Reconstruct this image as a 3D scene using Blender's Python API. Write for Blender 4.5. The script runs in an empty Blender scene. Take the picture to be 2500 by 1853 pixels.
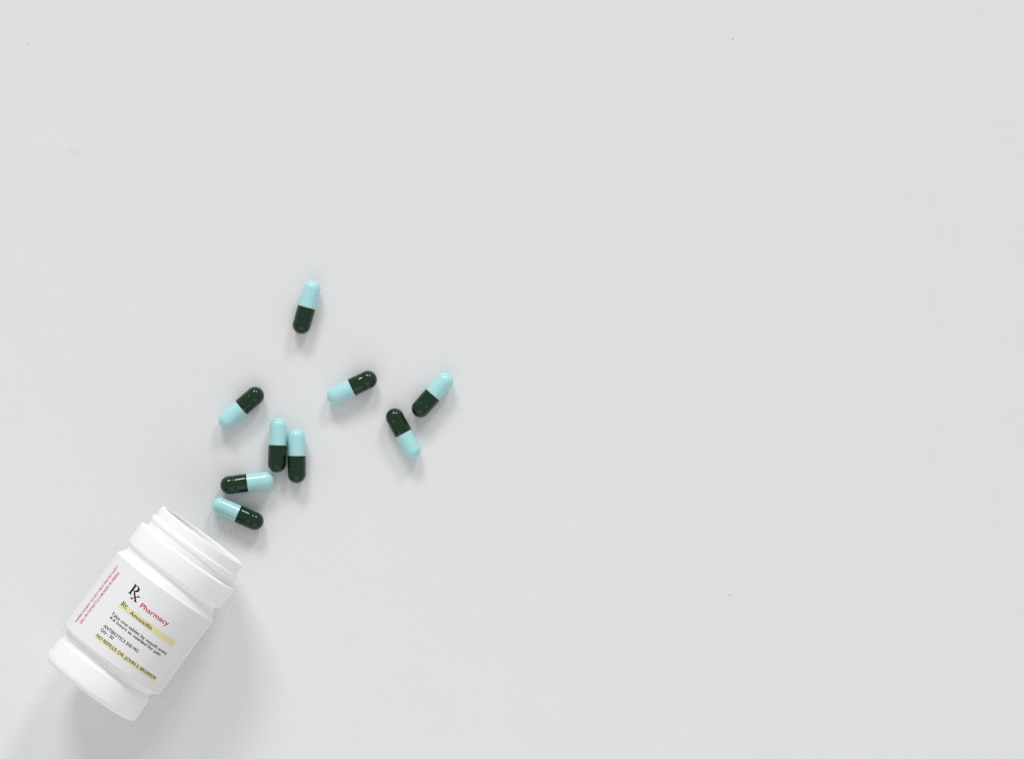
import bpy, bmesh, math, random
from mathutils import Vector, Matrix

MM = 0.001
PX = 0.1653          # millimetres of tabletop per photograph pixel
CAM_H = 2300.0       # camera height over the tabletop, mm

sc = bpy.context.scene
col = sc.collection

# ------------------------------------------------------------------ camera
cam_d = bpy.data.cameras.new('camera')
cam = bpy.data.objects.new('camera', cam_d)
col.objects.link(cam)
cam.location = (0, 0, CAM_H * MM)
cam.rotation_euler = (0, 0, 0)
cam_d.sensor_width = 36.0
cam_d.lens = 36.0 * CAM_H / (2500 * PX)
cam_d.clip_start = 0.05
cam_d.clip_end = 50.0
cam_d.dof.use_dof = True
cam_d.dof.focus_distance = (CAM_H - 42.0) * MM
cam_d.dof.aperture_fstop = 26.0
sc.camera = cam

# ------------------------------------------------------------------ room light
world = bpy.data.worlds.new('World')
sc.world = world
world.use_nodes = True
bg = world.node_tree.nodes['Background']
bg.inputs['Color'].default_value = (1.0, 0.99, 0.98, 1)
bg.inputs['Strength'].default_value = 0.465

def area(name, azimuth, elevation, dist, w, h, watts, color, target=(0, 0, 0)):
    """rectangular lamp; azimuth is measured clockwise from +Y (the top of the picture)"""
    d = bpy.data.lights.new(name, 'AREA')
    d.shape = 'RECTANGLE'
    d.size, d.size_y = w, h
    d.energy = watts
    d.color = color
    o = bpy.data.objects.new(name, d)
    col.objects.link(o)
    a, e = math.radians(azimuth), math.radians(elevation)
    dirv = Vector((math.sin(a) * math.cos(e), math.cos(a) * math.cos(e), math.sin(e)))
    o.location = Vector(target) + dirv * dist
    o.rotation_euler = (-dirv).to_track_quat('-Z', 'Y').to_euler()
    return o

COOL = (0.97, 0.985, 1.0)
area('window_light', -12, 30, 6.0, 1.9, 1.15, 158, COOL)
area('window_light', 22, 29, 6.0, 1.2, 1.15, 100, COOL)
# fill lamp added to brighten the lower tabletop, like bounce off the far wall
area('bounce_fill', -168, 40, 1.15, 1.5, 0.9, 3.2, (0.985, 0.99, 1.0))

sc.view_settings.view_transform = 'Standard'
sc.view_settings.look = 'None'
sc.view_settings.gamma = 1.0
sc.view_settings.exposure = 0.0
sc.view_settings.use_curve_mapping = False
sc.render.engine = 'CYCLES'
sc.cycles.use_denoising = False
sc.cycles.use_adaptive_sampling = False
sc.cycles.filter_width = 1.35
sc.cycles.sampling_pattern = 'BLUE_NOISE'
sc.cycles.caustics_reflective = False
sc.cycles.caustics_refractive = False
sc.cycles.sample_clamp_indirect = 3.0
sc.cycles.blur_glossy = 1.0
sc.cycles.max_bounces = 10
sc.cycles.diffuse_bounces = 6

# ------------------------------------------------------------------ materials
def material(name, color, rough=0.5, spec=0.5, sss=0.0, sss_radius=(1, 1, 1), sss_scale=0.001, ior=1.5):
    m = bpy.data.materials.new(name)
    m.use_nodes = True
    b = m.node_tree.nodes['Principled BSDF']
    b.inputs['Base Color'].default_value = (*color, 1)
    b.inputs['Roughness'].default_value = rough
    b.inputs['IOR'].default_value = ior
    b.inputs['Specular IOR Level'].default_value = spec
    b.inputs['Subsurface Weight'].default_value = sss
    b.inputs['Subsurface Radius'].default_value = sss_radius
    b.inputs['Subsurface Scale'].default_value = sss_scale
    return m

def node(m, kind, **kw):
    n = m.node_tree.nodes.new(kind)
    for k, v in kw.items():
        setattr(n, k, v)
    return n

def link(m, a, b):
    m.node_tree.links.new(a, b)

def add_bump(m, scale, distance, detail=3.0, strength=1.0, coord='Object', stretch=(1, 1, 1)):
    tc = node(m, 'ShaderNodeTexCoord')
    mp = node(m, 'ShaderNodeMapping')
    mp.inputs['Scale'].default_value = stretch
    nz = node(m, 'ShaderNodeTexNoise')
    nz.inputs['Scale'].default_value = scale
    nz.inputs['Detail'].default_value = detail
    bp = node(m, 'ShaderNodeBump')
    bp.inputs['Strength'].default_value = strength
    bp.inputs['Distance'].default_value = distance
    link(m, tc.outputs[coord], mp.inputs['Vector'])
    link(m, mp.outputs['Vector'], nz.inputs['Vector'])
    link(m, nz.outputs['Fac'], bp.inputs['Height'])
    link(m, bp.outputs['Normal'], m.node_tree.nodes['Principled BSDF'].inputs['Normal'])
    return tc, nz

def vary_bump(m, *a):
    """small dents that differ from one object to the next"""
    tc, nz = add_bump(m, *a)
    nz.noise_dimensions = '4D'
    info = node(m, 'ShaderNodeObjectInfo')
    k = node(m, 'ShaderNodeMath', operation='MULTIPLY')
    k.inputs[1].default_value = 37.0
    link(m, info.outputs['Random'], k.inputs[0])
    link(m, k.outputs[0], nz.inputs['W'])

def px_world(px, py, z=0.0):
    k = (CAM_H - z) / CAM_H
    return Vector(((px - 1250) * PX * k * MM, -(py - 926.5) * PX * k * MM, z * MM))

# white card of the tabletop: fine pressed grain, faint mottling, a few old marks
M_table = material('white_card', (0.80, 0.80, 0.80), 0.62, 0.35)
tc, grain = add_bump(M_table, 600.0, 0.00006, 5.0, 0.7, stretch=(1.0, 1.25, 1.0))
bsdf = M_table.node_tree.nodes['Principled BSDF']
mott = node(M_table, 'ShaderNodeTexNoise')
mott.inputs['Scale'].default_value = 45.0
mott.inputs['Detail'].default_value = 6.0
mott.inputs['Roughness'].default_value = 0.7
link(M_table, tc.outputs['Object'], mott.inputs['Vector'])
ramp = node(M_table, 'ShaderNodeValToRGB')
ramp.color_ramp.elements[0].position = 0.3
ramp.color_ramp.elements[0].color = (0.783, 0.790, 0.787, 1)
ramp.color_ramp.elements[1].position = 0.7
ramp.color_ramp.elements[1].color = (0.803, 0.803, 0.810, 1)
link(M_table, mott.outputs['Fac'], ramp.inputs['Fac'])
base_col = ramp.outputs['Color']

def mark(base, centre, outer, inner, tint, amount, stretch=(1, 1), half=None):
    """a dry stain: a soft blot (inner=None) or part of a ring"""
    c = px_world(*centre)
    sep = node(M_table, 'ShaderNodeVectorMath', operation='SUBTRACT')
    sep.inputs[1].default_value = c
    link(M_table, tc.outputs['Object'], sep.inputs[0])
    mul = node(M_table, 'ShaderNodeVectorMath', operation='MULTIPLY')
    mul.inputs[1].default_value = (1 / stretch[0], 1 / stretch[1], 0)
    link(M_table, sep.outputs[0], mul.inputs[0])
    ln = node(M_table, 'ShaderNodeVectorMath', operation='LENGTH')
    link(M_table, mul.outputs[0], ln.inputs[0])
    mr = node(M_table, 'ShaderNodeMapRange', interpolation_type='SMOOTHSTEP')
    if inner is None:
        mr.inputs['From Min'].default_value = outer * MM
        mr.inputs['From Max'].default_value = 0.0
        link(M_table, ln.outputs['Value'], mr.inputs['Value'])
    else:
        df = node(M_table, 'ShaderNodeMath', operation='SUBTRACT')
        df.inputs[1].default_value = outer * MM
        link(M_table, ln.outputs['Value'], df.inputs[0])
        ab = node(M_table, 'ShaderNodeMath', operation='ABSOLUTE')
        link(M_table, df.outputs[0], ab.inputs[0])
        mr.inputs['From Min'].default_value = inner * MM
        mr.inputs['From Max'].default_value = 0.0
        link(M_table, ab.outputs[0], mr.inputs['Value'])
    f = mr.outputs['Result']
    if half is not None:
        sx = node(M_table, 'ShaderNodeSeparateXYZ')
        link(M_table, sep.outputs[0], sx.inputs[0])
        m2 = node(M_table, 'ShaderNodeMapRange', interpolation_type='SMOOTHSTEP')
        m2.inputs['From Min'].default_value = half[0] * MM
        m2.inputs['From Max'].default_value = half[1] * MM
        link(M_table, sx.outputs['X'], m2.inputs['Value'])
        mm = node(M_table, 'ShaderNodeMath', operation='MULTIPLY')
        link(M_table, f, mm.inputs[0]); link(M_table, m2.outputs['Result'], mm.inputs[1])
        f = mm.outputs[0]
    brk = node(M_table, 'ShaderNodeMath', operation='MULTIPLY')
    link(M_table, f, brk.inputs[0]); link(M_table, mott.outputs['Fac'], brk.inputs[1])
    amt = node(M_table, 'ShaderNodeMath', operation='MULTIPLY')
    amt.inputs[1].default_value = amount * 2
    link(M_table, brk.outputs[0], amt.inputs[0])
    mx = node(M_table, 'ShaderNodeMix', data_type='RGBA')
    link(M_table, amt.outputs[0], mx.inputs['Factor'])
    link(M_table, base, mx.inputs['A'])
    mx.inputs['B'].default_value = (*tint, 1)
    return mx.outputs['Result']

base_col = mark(base_col, (172, 366), 1.2, None, (0.68, 0.66, 0.60), 0.5)
base_col = mark(base_col, (186, 376), 4.2, None, (0.72, 0.71, 0.68), 0.45, (1.0, 0.7))
base_col = mark(base_col, (1382, 1448), 4.1, 0.55, (0.68, 0.66, 0.65), 0.22, (1.0, 1.35), (-0.4, 2.6))
link(M_table, base_col, bsdf.inputs['Base Color'])

M_bottle = material('white_polyethylene', (0.94, 0.94, 0.945), 0.42, 0.4, 0.35, (1.0, 0.97, 0.94), 0.003)
add_bump(M_bottle, 120.0, 0.00002, 2.0, 0.5)
M_label = material('label_paper', (0.835, 0.835, 0.843), 0.5, 0.35)
add_bump(M_label, 1500.0, 0.00001, 2.0, 0.4)
M_black = material('black_ink', (0.012, 0.012, 0.013), 0.6, 0.25)
M_grey_ink = material('dark_grey_ink', (0.015, 0.015, 0.016), 0.6, 0.25)
M_red = material('red_ink', (0.50, 0.018, 0.035), 0.6, 0.25)
M_pink = material('faded_red_ink', (0.62, 0.09, 0.15), 0.6, 0.25)
M_yellow = material('yellow_highlighter', (0.79, 0.735, 0.42), 0.55, 0.3)

M_green = material('dark_green_gelatin', (0.006, 0.030, 0.0115), 0.08, 0.38, ior=1.5)
vary_bump(M_green, 260.0, 0.00026, 2.0, 0.5)
M_blue = material('pale_blue_gelatin', (0.44, 0.75, 0.775), 0.12, 0.5, 0.25, (0.6, 1.0, 1.0), 0.0009)
vary_bump(M_blue, 240.0, 0.0002, 2.0, 0.28)
M_lint = material('grey_lint', (0.70, 0.71, 0.68), 0.9, 0.2)
M_lint_green = material('olive_crumb', (0.45, 0.52, 0.36), 0.9, 0.2)

# ------------------------------------------------------------------ helpers
def tag(o, label=None, cat=None, group=None, kind=None):
    for k, v in (('label', label), ('category', cat), ('group', group), ('kind', kind)):
        if v:
            o[k] = v
    return o

def obj(name, me, mat, parent=None, smooth=True):
    o = bpy.data.objects.new(name, me)
    col.objects.link(o)
    if mat and not me.materials:
        me.materials.append(mat)
    if smooth:
        for p in me.polygons:
            p.use_smooth = True
    o.parent = parent
    return o

def empty(name, loc, rz=0.0):
    o = bpy.data.objects.new(name, None)
    o.empty_display_size = 0.01
    col.objects.link(o)
    o.location = loc
    o.rotation_euler = (0, 0, rz)
    return o

def fillet(pts, n=6):
    """round the corners of a profile; each point is (a, r, fillet radius)"""
    out = []
    for i, (a, r, f) in enumerate(pts):
        if f <= 0 or i in (0, len(pts) - 1):
            out.append((a, r)); continue
        p = Vector((a, r)); q0 = Vector(pts[i - 1][:2]); q1 = Vector(pts[i + 1][:2])
        d0, d1 = (q0 - p), (q1 - p)
        l0, l1 = d0.length, d1.length
        d0.normalize(); d1.normalize()
        ang = d0.angle(d1)
        t = min(f / max(math.tan(ang / 2), 1e-4), l0 * 0.49, l1 * 0.49)
        s0, s1 = p + d0 * t, p + d1 * t
        for k in range(n + 1):
            u = k / n
            v = s0 * (1 - u) ** 2 + p * 2 * u * (1 - u) + s1 * u ** 2
            out.append((v.x, v.y))
    return out

def lathe(name, prof, segs=192, closed=True):
    """turn a profile of (a, r) in mm about the local X axis"""
    bm = bmesh.new()
    rings = []
    for a, r in prof:
        if r < 1e-4:
            rings.append([bm.verts.new((a * MM, 0, 0))]); continue
        rings.append([bm.verts.new((a * MM, math.sin(2 * math.pi * k / segs) * r * MM,
                                    math.cos(2 * math.pi * k / segs) * r * MM)) for k in range(segs)])
    pairs = list(zip(rings, rings[1:]))
    if closed and len(rings[0]) > 1 and len(rings[-1]) > 1:
        pairs.append((rings[-1], rings[0]))
    for A, B in pairs:
        for k in range(segs):
            k2 = (k + 1) % segs
            if len(A) == 1 and len(B) == 1: continue
            if len(A) == 1: bm.faces.new((A[0], B[k], B[k2]))
            elif len(B) == 1: bm.faces.new((A[k], B[0], A[k2]))
            else: bm.faces.new((A[k], B[k], B[k2], A[k2]))
    bmesh.ops.recalc_face_normals(bm, faces=bm.faces[:])
    me = bpy.data.meshes.new(name)
    bm.to_mesh(me); bm.free()
    return me

# ------------------------------------------------------------------ tabletop
bm = bmesh.new()
bmesh.ops.create_cube(bm, size=1.0)
for v in bm.verts:
    v.co = Vector((v.co.x * 2.4, v.co.y * 2.0, v.co.z * 0.03 - 0.015))
bmesh.ops.bevel(bm, geom=bm.edges[:], offset=0.002, segments=2, affect='EDGES')
me = bpy.data.meshes.new('tabletop'); bm.to_mesh(me); bm.free()
tag(obj('tabletop', me, M_table, smooth=False), kind='structure')

# ------------------------------------------------------------------ bottle
R = 23.5                                   # radius of the label belly, mm
AX = Vector((0.593, 0.805, 0)).normalized()
foot = px_world(221.7, 1679.1, R); foot.z = 0
bottle = empty('pill_bottle', foot, math.atan2(AX.y, AX.x))
tag(bottle, 'open white plastic pill bottle lying on its side with a printed label', 'bottle')

outer = [(0, 0, 0), (-0.4, 14.2, 1.0), (-1.1, 15.4, 0.8), (-1.1, 22.15, 3.0), (9.4, 21.6, 1.6), (11.0, 20.5, 1.5),
         (12.9, 20.2, 1.0), (13.4, 22.3, 0.6), (14.2, 23.42, 0.8), (50.6, 23.42, 0.9), (51.3, 22.5, 0.6), (54.0, 21.2, 1.2),
         (55.3, 21.0, 0.9), (56.2, 22.75, 1.5), (65.4, 22.95, 0.8), (66.0, 20.0, 0.3)]
inner = [(66.0, 18.6, 0.3), (55.0, 19.4, 0.5), (51.0, 21.6, 1.5), (13.5, 21.6, 1.5), (9.5, 19.6, 1.0),
         (1.6, 20.0, 2.0), (1.6, 0, 0)]
body = obj('body', lathe('body', fillet(outer) + fillet(inner), closed=False), M_bottle, bottle)
body.location.z = R * MM
neck_o = [(65.5, 18.9, 0), (65.5, 20.25, 0.05), (68.6, 20.2, 0.5), (69.2, 20.95, 0.45), (70.5, 20.95, 0.5),
          (71.1, 20.05, 0.5), (75.5, 20.1, 0.55), (75.7, 18.7, 0.5), (75.2, 18.2, 0.3), (66.3, 18.2, 0.2), (66.2, 18.9, 0)]
neck = obj('neck', lathe('neck', fillet(neck_o)), M_bottle, bottle)
neck.location.z = R * MM

def wrap(s, a, lift):
    """label coordinates (arc length s, height a, in mm) to a point on the belly"""
    th = s / R
    return Vector((a * MM, -math.sin(th) * (R + lift) * MM, math.cos(th) * (R + lift) * MM))

def patch(name, s0, s1, a0, a1, lift, slope=0.0, thick=0.0, n=72):
    bm = bmesh.new()
    top = [[], []]
    low = [[], []]
    for k in range(n + 1):
        s = s0 + (s1 - s0) * k / n
        da = slope * (s - s0)
        for j, a in enumerate((a0, a1)):
            top[j].append(bm.verts.new(wrap(s, a + da, lift)))
            if thick: low[j].append(bm.verts.new(wrap(s, a + da, lift - thick)))
    for k in range(n):
        bm.faces.new((top[0][k], top[0][k + 1], top[1][k + 1], top[1][k]))
        if thick:
            bm.faces.new((low[0][k], top[0][k], top[0][k + 1], low[0][k + 1]))
            bm.faces.new((low[1][k], top[1][k], top[1][k + 1], low[1][k + 1]))
    if thick:
        for k in (0, n):
            bm.faces.new((low[0][k], top[0][k], top[1][k], low[1][k]))
    bmesh.ops.recalc_face_normals(bm, faces=bm.faces[:])
    me = bpy.data.meshes.new(name); bm.to_mesh(me); bm.free()
    return me

label = obj('label', patch('label', -58, 31.5, 14.7, 50.1, 0.10, thick=0.18, n=160), M_label, bottle, smooth=False)
label.location.z = R * MM

INK = 0.15
def font_mesh(text):
    cu = bpy.data.curves.new('type', 'FONT')
    cu.body = text
    cu.resolution_u = 3
    o = bpy.data.objects.new('type', cu)
    me = bpy.data.meshes.new_from_object(o)
    bpy.data.objects.remove(o)
    bpy.data.curves.remove(cu)
    return me
CAPS = max(v.co.y for v in font_mesh('H').vertices)

def letter(text, p0, p1, cap, mat, bold=0.014):
    """a printed line from p0 to p1 (arc, height) on the label, capitals `cap` mm tall;
    two pulls a hair apart give the ink its weight"""
    me = font_mesh(text)
    xs = [v.co.x for v in me.vertices]
    x0, x1 = min(xs), max(xs)
    p0, p1 = Vector(p0), Vector(p1)
    d = p1 - p0; L = d.length; d.normalize(); n = Vector((-d.y, d.x))
    V, F = [], []
    for k, sh in enumerate((-bold, bold)):
        base = len(V)
        for v in me.vertices:
            q = p0 + d * ((v.co.x + sh - x0) / (x1 - x0) * L) + n * ((v.co.y + sh * 0.5) / CAPS * cap)
            V.append(wrap(q.x, q.y, INK + 0.006 * k))
        F += [[base + i for i in p.vertices] for p in me.polygons]
    out = bpy.data.meshes.new('lettering')
    out.from_pydata(V, [], F)
    bpy.data.meshes.remove(me)
    return obj('lettering', out, mat, label, smooth=False)

# --- hand-cut serif letters, drawn as strokes with their own widths
def stroke(pts, wid, n=10):
    return [(Vector(p), w) for p, w in zip(pts, wid)]
def arc(cx, cy, rx, ry, t0, t1, w0, w1, n=16):
    """elliptic stroke whose weight swells from w0 (ends) to w1 (middle)"""
    P, W = [], []
    for k in range(n + 1):
        u = k / n; t = math.radians(t0 + (t1 - t0) * u)
        P.append((cx + rx * math.cos(t), cy + ry * math.sin(t)))
        W.append(w0 + (w1 - w0) * math.sin(math.pi * u))
    return stroke(P, W)
def bar(x0, y0, x1, y1, w):
    return stroke([(x0, y0), (x1, y1)], [w, w])
GLYPH_R = [bar(.20, .03, .20, .97, .135),
           bar(.02, .022, .40, .022, .045), bar(.02, .978, .30, .978, .045),
           stroke([(.20, .965), (.34, .968), (.46, .955)], [.05, .055, .06]),
           arc(.40, .725, .20, .235, 80, -80, .055, .15),
           stroke([(.20, .485), (.36, .482), (.46, .492)], [.05, .05, .055])]
LEG_R = [stroke([(.38, .50), (.50, .30), (.66, .06)], [.09, .13, .12]), bar(.58, .022, .82, .022, .045)]
GLYPH_X = [stroke([(.16, .96), (.50, .50), (.86, .04)], [.17, .17, .17]),
           stroke([(.84, .95), (.50, .50), (.16, .05)], [.08, .08, .08]),
           bar(.02, .045, .40, .045, .085), bar(.60, .045, 1.0, .045, .085), bar(.62, .955, .98, .955, .085)]
GLYPH_C = [arc(.46, .50, .34, .45, 45, 315, .10, .20, 24), bar(.66, .70, .74, .80, .16), bar(.70, .17, .84, .24, .07)]

def serif(parts, mat, weight=1.22):
    """parts: list of (strokes, origin (s, a), width, height)"""
    bm = bmesh.new()
    lift = INK
    for strokes, org, w, h in parts:
        for st in strokes:
            lift += 0.002
            L, Rr = [], []
            for i, (p, wd) in enumerate(st):
                q0 = st[max(i - 1, 0)][0]; q1 = st[min(i + 1, len(st) - 1)][0]
                d = (q1 - q0).normalized(); nn = Vector((-d.y, d.x)) * wd * weight / 2
                for lst, q in ((L, p + nn), (Rr, p - nn)):
                    lst.append(bm.verts.new(wrap(org[0] + q.x * w, org[1] + q.y * h, lift)))
            for i in range(len(L) - 1):
                bm.faces.new((L[i], Rr[i], Rr[i + 1], L[i + 1]))
    bmesh.ops.recalc_face_normals(bm, faces=bm.faces[:])
    for f in bm.faces:
        if f.normal.z < 0: f.normal_flip()
    me = bpy.data.meshes.new('lettering'); bm.to_mesh(me); bm.free()
    return obj('lettering', me, mat, label, smooth=False)

obj('highlight_bar', patch('highlight_bar', -10.3, 18.25, 34.35, 36.85, 0.13, slope=-0.015), M_yellow, label, smooth=False)
obj('highlight_bar', patch('highlight_bar', -10.55, 22.55, 19.0, 21.0, 0.13, slope=-0.020), M_yellow, label, smooth=False)
serif([(GLYPH_R, (-10.45, 41.05), 5.3, 4.35), ([stroke([(.38, .50), (.56, .22)], [.09, .12])], (-10.45, 41.05), 5.3, 4.35),
       (GLYPH_X, (-8.35, 39.85), 3.5, 2.65)], M_black)
serif([(GLYPH_R + LEG_R, (-9.75, 35.45), 2.15, 1.9), (GLYPH_C, (-7.9, 35.45), 1.45, 1.4)], M_black)
letter('Pharmacy', (-2.85, 39.3), (10.75, 39.55), 1.95, M_red)
letter('Amoxicillin', (-4.5, 34.75), (6.15, 34.55), 1.5, M_grey_ink)
letter('Take one tablet by mouth every', (-10.65, 30.1), (18.5, 29.65), 1.32, M_grey_ink)
letter('4-6 hours as needed for pain', (-10.25, 28.45), (16.05, 28.0), 1.32, M_grey_ink)
letter('ANTIBIOTICS 500 MG', (-10.2, 24.3), (7.2, 24.1), 1.3, M_grey_ink)
letter('Qty : 30', (-10.3, 22.5), (-3.8, 22.45), 1.3, M_grey_ink)
letter('NO REFILLS: DR. JOHN S. BRONSON', (-10.25, 19.6), (21.4, 19.0), 1.3, M_grey_ink)
letter('TAMPER EVIDENT: DO NOT USE IF PRINTED SAFETY', (-23.1, 18.4), (-22.4, 46.6), 1.65, M_pink)
letter('SEAL ON THE BOTTLE IS BROKEN OR MISSING.', (-19.9, 19.5), (-19.3, 45.1), 1.6, M_pink)

# ------------------------------------------------------------------ capsules
RC, RB = 3.68, 3.42                       # outer radii of cap and body, mm
HALF = 21.9 / 2
def dome(x_tip, r, sign, n=14):
    c = x_tip - sign * r * 0.98
    return [(c + sign * r * 0.98 * math.sin(math.pi / 2 * k / n), r * math.cos(math.pi / 2 * k / n)) for k in range(n + 1)]
cap_prof = [(-0.02, RB - 0.12), (-0.04, RC - 0.16), (0.03, RC - 0.05), (0.16, RC), (1.0, RC), (2.0, RC), (3.6, RC),
            (5.25, RC), (5.45, RC - 0.07), (5.65, RC - 0.10), (5.85, RC - 0.07), (6.05, RC)] + dome(HALF, RC, 1)
body_prof = [(2.2, RB - 0.5), (2.2, RB - 0.02), (0.0, RB), (-2.0, RB), (-4.0, RB), (-6.0, RB)] + dome(-HALF, RB, -1)
cap_mesh = lathe('cap', cap_prof, 64, closed=False)
body_mesh = lathe('body', body_prof, 64, closed=False)

# (pale tip, dark tip) in photograph pixels, and the label of that one capsule
CAPSULES = [
    ((766.5, 687.6), (730.7, 814.2), 'blue and dark green capsule lying alone above all the others'),
    ((538.2, 1039.1), (640.5, 950.9), 'slanted blue and green capsule left of the touching upright pair, green end up'),
    ((680.2, 1019.5), (675.0, 1154.6), 'left capsule of the two standing side by side, blue end up'),
    ((724.4, 1045.5), (724.4, 1180.7), 'right capsule of the two standing side by side, blue end up'),
    ((668.8, 1169.9), (538.4, 1186.7), 'nearly level capsule under the upright pair, green end left'),
    ((520.0, 1226.4), (642.9, 1280.8), 'capsule nearest the bottle mouth, blue end left and green end right'),
    ((799.0, 974.7), (918.2, 917.4), 'capsule in the middle of the spill, green end pointing up right'),
    ((1016.7, 1116.7), (952.8, 998.2), 'capsule leaning with its green end up, just below the rightmost one'),
    ((1100.1, 914.7), (1012.3, 1013.4), 'rightmost capsule of the spill, blue end pointing up right'),
]
random.seed(7)
for pale, dark, text in CAPSULES:
    p, q = px_world(*pale, RC), px_world(*dark, RC)
    d = q - p
    c = (p + q) / 2; c.z = 0
    root = empty('capsule', c, math.atan2(d.y, d.x))
    tag(root, text, 'capsule', 'blue and green capsules spilled from the bottle')
    roll = random.uniform(0, 6.28)
    slip = random.uniform(-0.22, 0.18)       # how far the body is pushed into its cap
    for nm, me, mt in (('cap', cap_mesh, M_green), ('body', body_mesh, M_blue)):
        o = obj(nm, me, mt, root)
        o.location = (slip * MM if nm == 'body' else 0, 0, RC * MM)
        o.rotation_euler = (roll, 0, 0)

# ------------------------------------------------------------------ specks on the card
def speck(centre, length, width, ang, mat, text, seed):
    rnd = random.Random(seed)
    bm = bmesh.new()
    bmesh.ops.create_icosphere(bm, subdivisions=2, radius=1.0)
    for v in bm.verts:
        k = 1 + rnd.uniform(-0.25, 0.25)
        v.co = Vector((v.co.x * length / 2 * k, v.co.y * width / 2 * k, max(v.co.z, -0.4) * width * 0.35)) * MM
    zmin = min(v.co.z for v in bm.verts)
    for v in bm.verts:
        v.co.z -= zmin
    me = bpy.data.meshes.new('lint_speck'); bm.to_mesh(me); bm.free()
    o = obj('lint_speck', me, mat)
    o.location = px_world(*centre)
    o.rotation_euler = (0, 0, math.radians(ang))
    tag(o, text, 'lint', 'specks of lint on the white tabletop')
speck((1782, 1451), 1.35, 0.42, 3, M_lint, 'tiny grey fleck lying level on the bare lower right of the tabletop', 1)
speck((1789, 95.5), 0.50, 0.45, 20, M_lint_green, 'tiny olive crumb near the top edge of the tabletop', 2)
speck((70.5, 107), 1.2, 0.30, -52, M_lint, 'faint grey fleck in the top left corner of the tabletop', 3)
